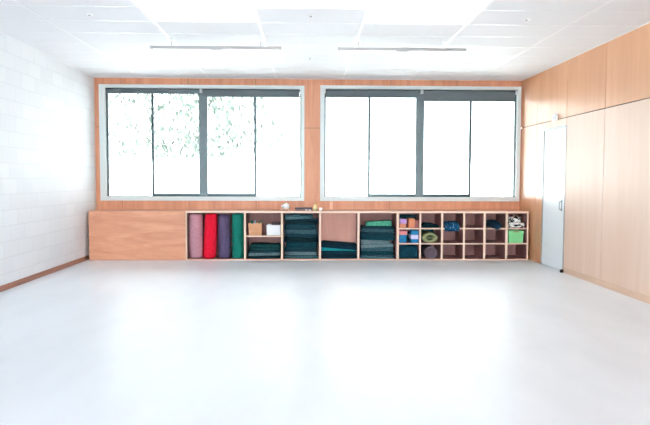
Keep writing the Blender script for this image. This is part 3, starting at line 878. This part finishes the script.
bm = bmesh.new(); lathe(bm, [(.020, .1125), (.022, .115), (.022, .150), (.017, .155)], (xb, YF + .15, CZ), 18); obj('stopper', bm, plain('cork', (206, 156, 108), .8), t)
xb = px(320.6)
t = thing('cup', 'small white cup on the countertop, right of the cream bottle', 'cup', (xb, YF + .12, CZ))
bm = bmesh.new(); lathe(bm, [(.020, 0), (.023, .004), (.028, .054), (.025, .054), (.020, .010), (.003, .009)], (xb, YF + .12, CZ), 20); obj('bowl', bm, M['white'], t)
bm = bmesh.new(); tube(bm, [(xb + .026, YF + .12, CZ + .042), (xb + .038, YF + .12, CZ + .038), (xb + .038, YF + .12, CZ + .022), (xb + .024, YF + .12, CZ + .016)], .004, 8); obj('handle', bm, M['white'], t)
bm = bmesh.new(); box(bm, px(330.7), px(334.2), YB - .034, YB - .012, CZ, 1.0, bevel=.004)
solo('wooden_block', bm, plywood('pale_block', (228, 176, 142), (238, 194, 160), grain=(12, 12, 2)), 'small pale wooden board standing against the wall under the plain white window', 'board', (px(332.5), YB - .02, CZ))

# ------------------------------------------------------------------ outside
struct('ground', BX(-40, 40, -30, 60, -.3, -.12), M['paving'], 'pale ground outside the windows', 'ground')
bm = bmesh.new(); box(bm, -14, 14, 16, 16.2, -.12, 1.86); box(bm, -14, 14, 15.97, 16.23, 1.86, 1.92)
struct('garden_wall', bm, M['fence'], 'white garden wall outside below the leaves', 'garden wall')

t = thing('gum_tree', 'pale leafy tree beyond the garden wall, seen through the left window', 'tree', (-3.2, 19, -.12))
rnd = random.Random(11)
bm = bmesh.new()
tube(bm, [(-3.2, 19, -.12), (-3.18, 19.02, 1.2), (-3.24, 19.0, 2.6), (-3.1, 19.05, 4.2), (-3.2, 19.1, 6.0)], [.13, .10, .08, .06, .03], 10)
br = []
for q in range(46):
    z0 = rnd.uniform(1.9, 5.4); a = rnd.uniform(0, 2 * PI); L = rnd.uniform(1.0, 2.9)
    p0 = Vector((-3.2, 19, z0)); p1 = p0 + Vector((math.cos(a) * L, math.sin(a) * L * .7, rnd.uniform(.1, .7))); p2 = p1 + Vector((math.cos(a) * .4, math.sin(a) * .3, -.35))
    tube(bm, [p0, (p0 + p1) / 2 + Vector((0, 0, .1)), p1, p2], [.014, .009, .006, .003], 5); br += [(p0 + p1) / 2, p1, p2]
obj('trunk', bm, M['bark'], t)
bm = bmesh.new()
for c0 in br:
    for q in range(3):
        cc = c0 + Vector((rnd.gauss(0, .3), rnd.gauss(0, .3), rnd.gauss(0, .3)))
        for l in range(rnd.randint(3, 6)):
            p = cc + Vector((rnd.gauss(0, .11), rnd.gauss(0, .11), rnd.gauss(0, .12)))
            d = Vector((rnd.gauss(0, .5), rnd.gauss(0, .5), -1)).normalized(); s = d.cross(Vector((rnd.gauss(0, 1), rnd.gauss(0, 1), .2))).normalized()
            L = rnd.uniform(.18, .36); wd = rnd.uniform(.028, .055)
            nrm = d.cross(s) * .006
            v = [bm.verts.new(x) for x in (p, p + d * L * .4 + s * wd, p + d * L, p + d * L * .4 - s * wd, p + d * L * .4 + nrm)]
            for f in ((0, 1, 4), (1, 2, 4), (2, 3, 4), (3, 0, 4)):
                bm.faces.new([v[x] for x in f])
obj('foliage', bm, M['leaf'], t)

# ------------------------------------------------------------------ light and camera
w = bpy.data.worlds.new('overcast_sky'); SC.world = w; w.use_nodes = True
bg = w.node_tree.nodes['Background']; nt = w.node_tree
tc = N(nt, 'ShaderNodeTexCoord'); sx = N(nt, 'ShaderNodeSeparateXYZ'); nt.links.new(tc.outputs['Generated'], sx.inputs[0])
mr = N(nt, 'ShaderNodeMapRange'); nt.links.new(sx.outputs['Y'], mr.inputs['Value'])          # sky made brighter behind the viewer, added fill for fronts and floor
mr.inputs['From Min'].default_value = -.6; mr.inputs['From Max'].default_value = .5; mr.inputs['To Min'].default_value = 12.5; mr.inputs['To Max'].default_value = 2.7
bg.inputs['Color'].default_value = (.93, .97, 1.0, 1); nt.links.new(mr.outputs['Result'], bg.inputs['Strength'])

cam = bpy.data.cameras.new('camera'); co = bpy.data.objects.new('camera', cam); COL.objects.link(co)
cam.sensor_width = 36; cam.lens = 616.49 * 36 / 650; cam.clip_start = .05; cam.clip_end = 200
co.matrix_world = Matrix.Translation((0, 0, CAM_H)) @ Matrix.Rotation(-.0291, 4, 'Z') @ Matrix.Rotation(PI / 2 - .0547, 4, 'X') @ Matrix.Rotation(.003, 4, 'Z')
SC.camera = co

vs = SC.view_settings
vs.view_transform = 'Standard'; vs.look = 'None'; vs.gamma = 1.0; vs.use_curve_mapping = False; vs.exposure = 1.22
SC.cycles.use_denoising = True
SC.cycles.max_bounces = 14; SC.cycles.diffuse_bounces = 8; SC.cycles.transparent_max_bounces = 16
SC.cycles.sample_clamp_indirect = 12
for o in bpy.data.objects:
    if '_o' in o.keys():
        del o['_o']
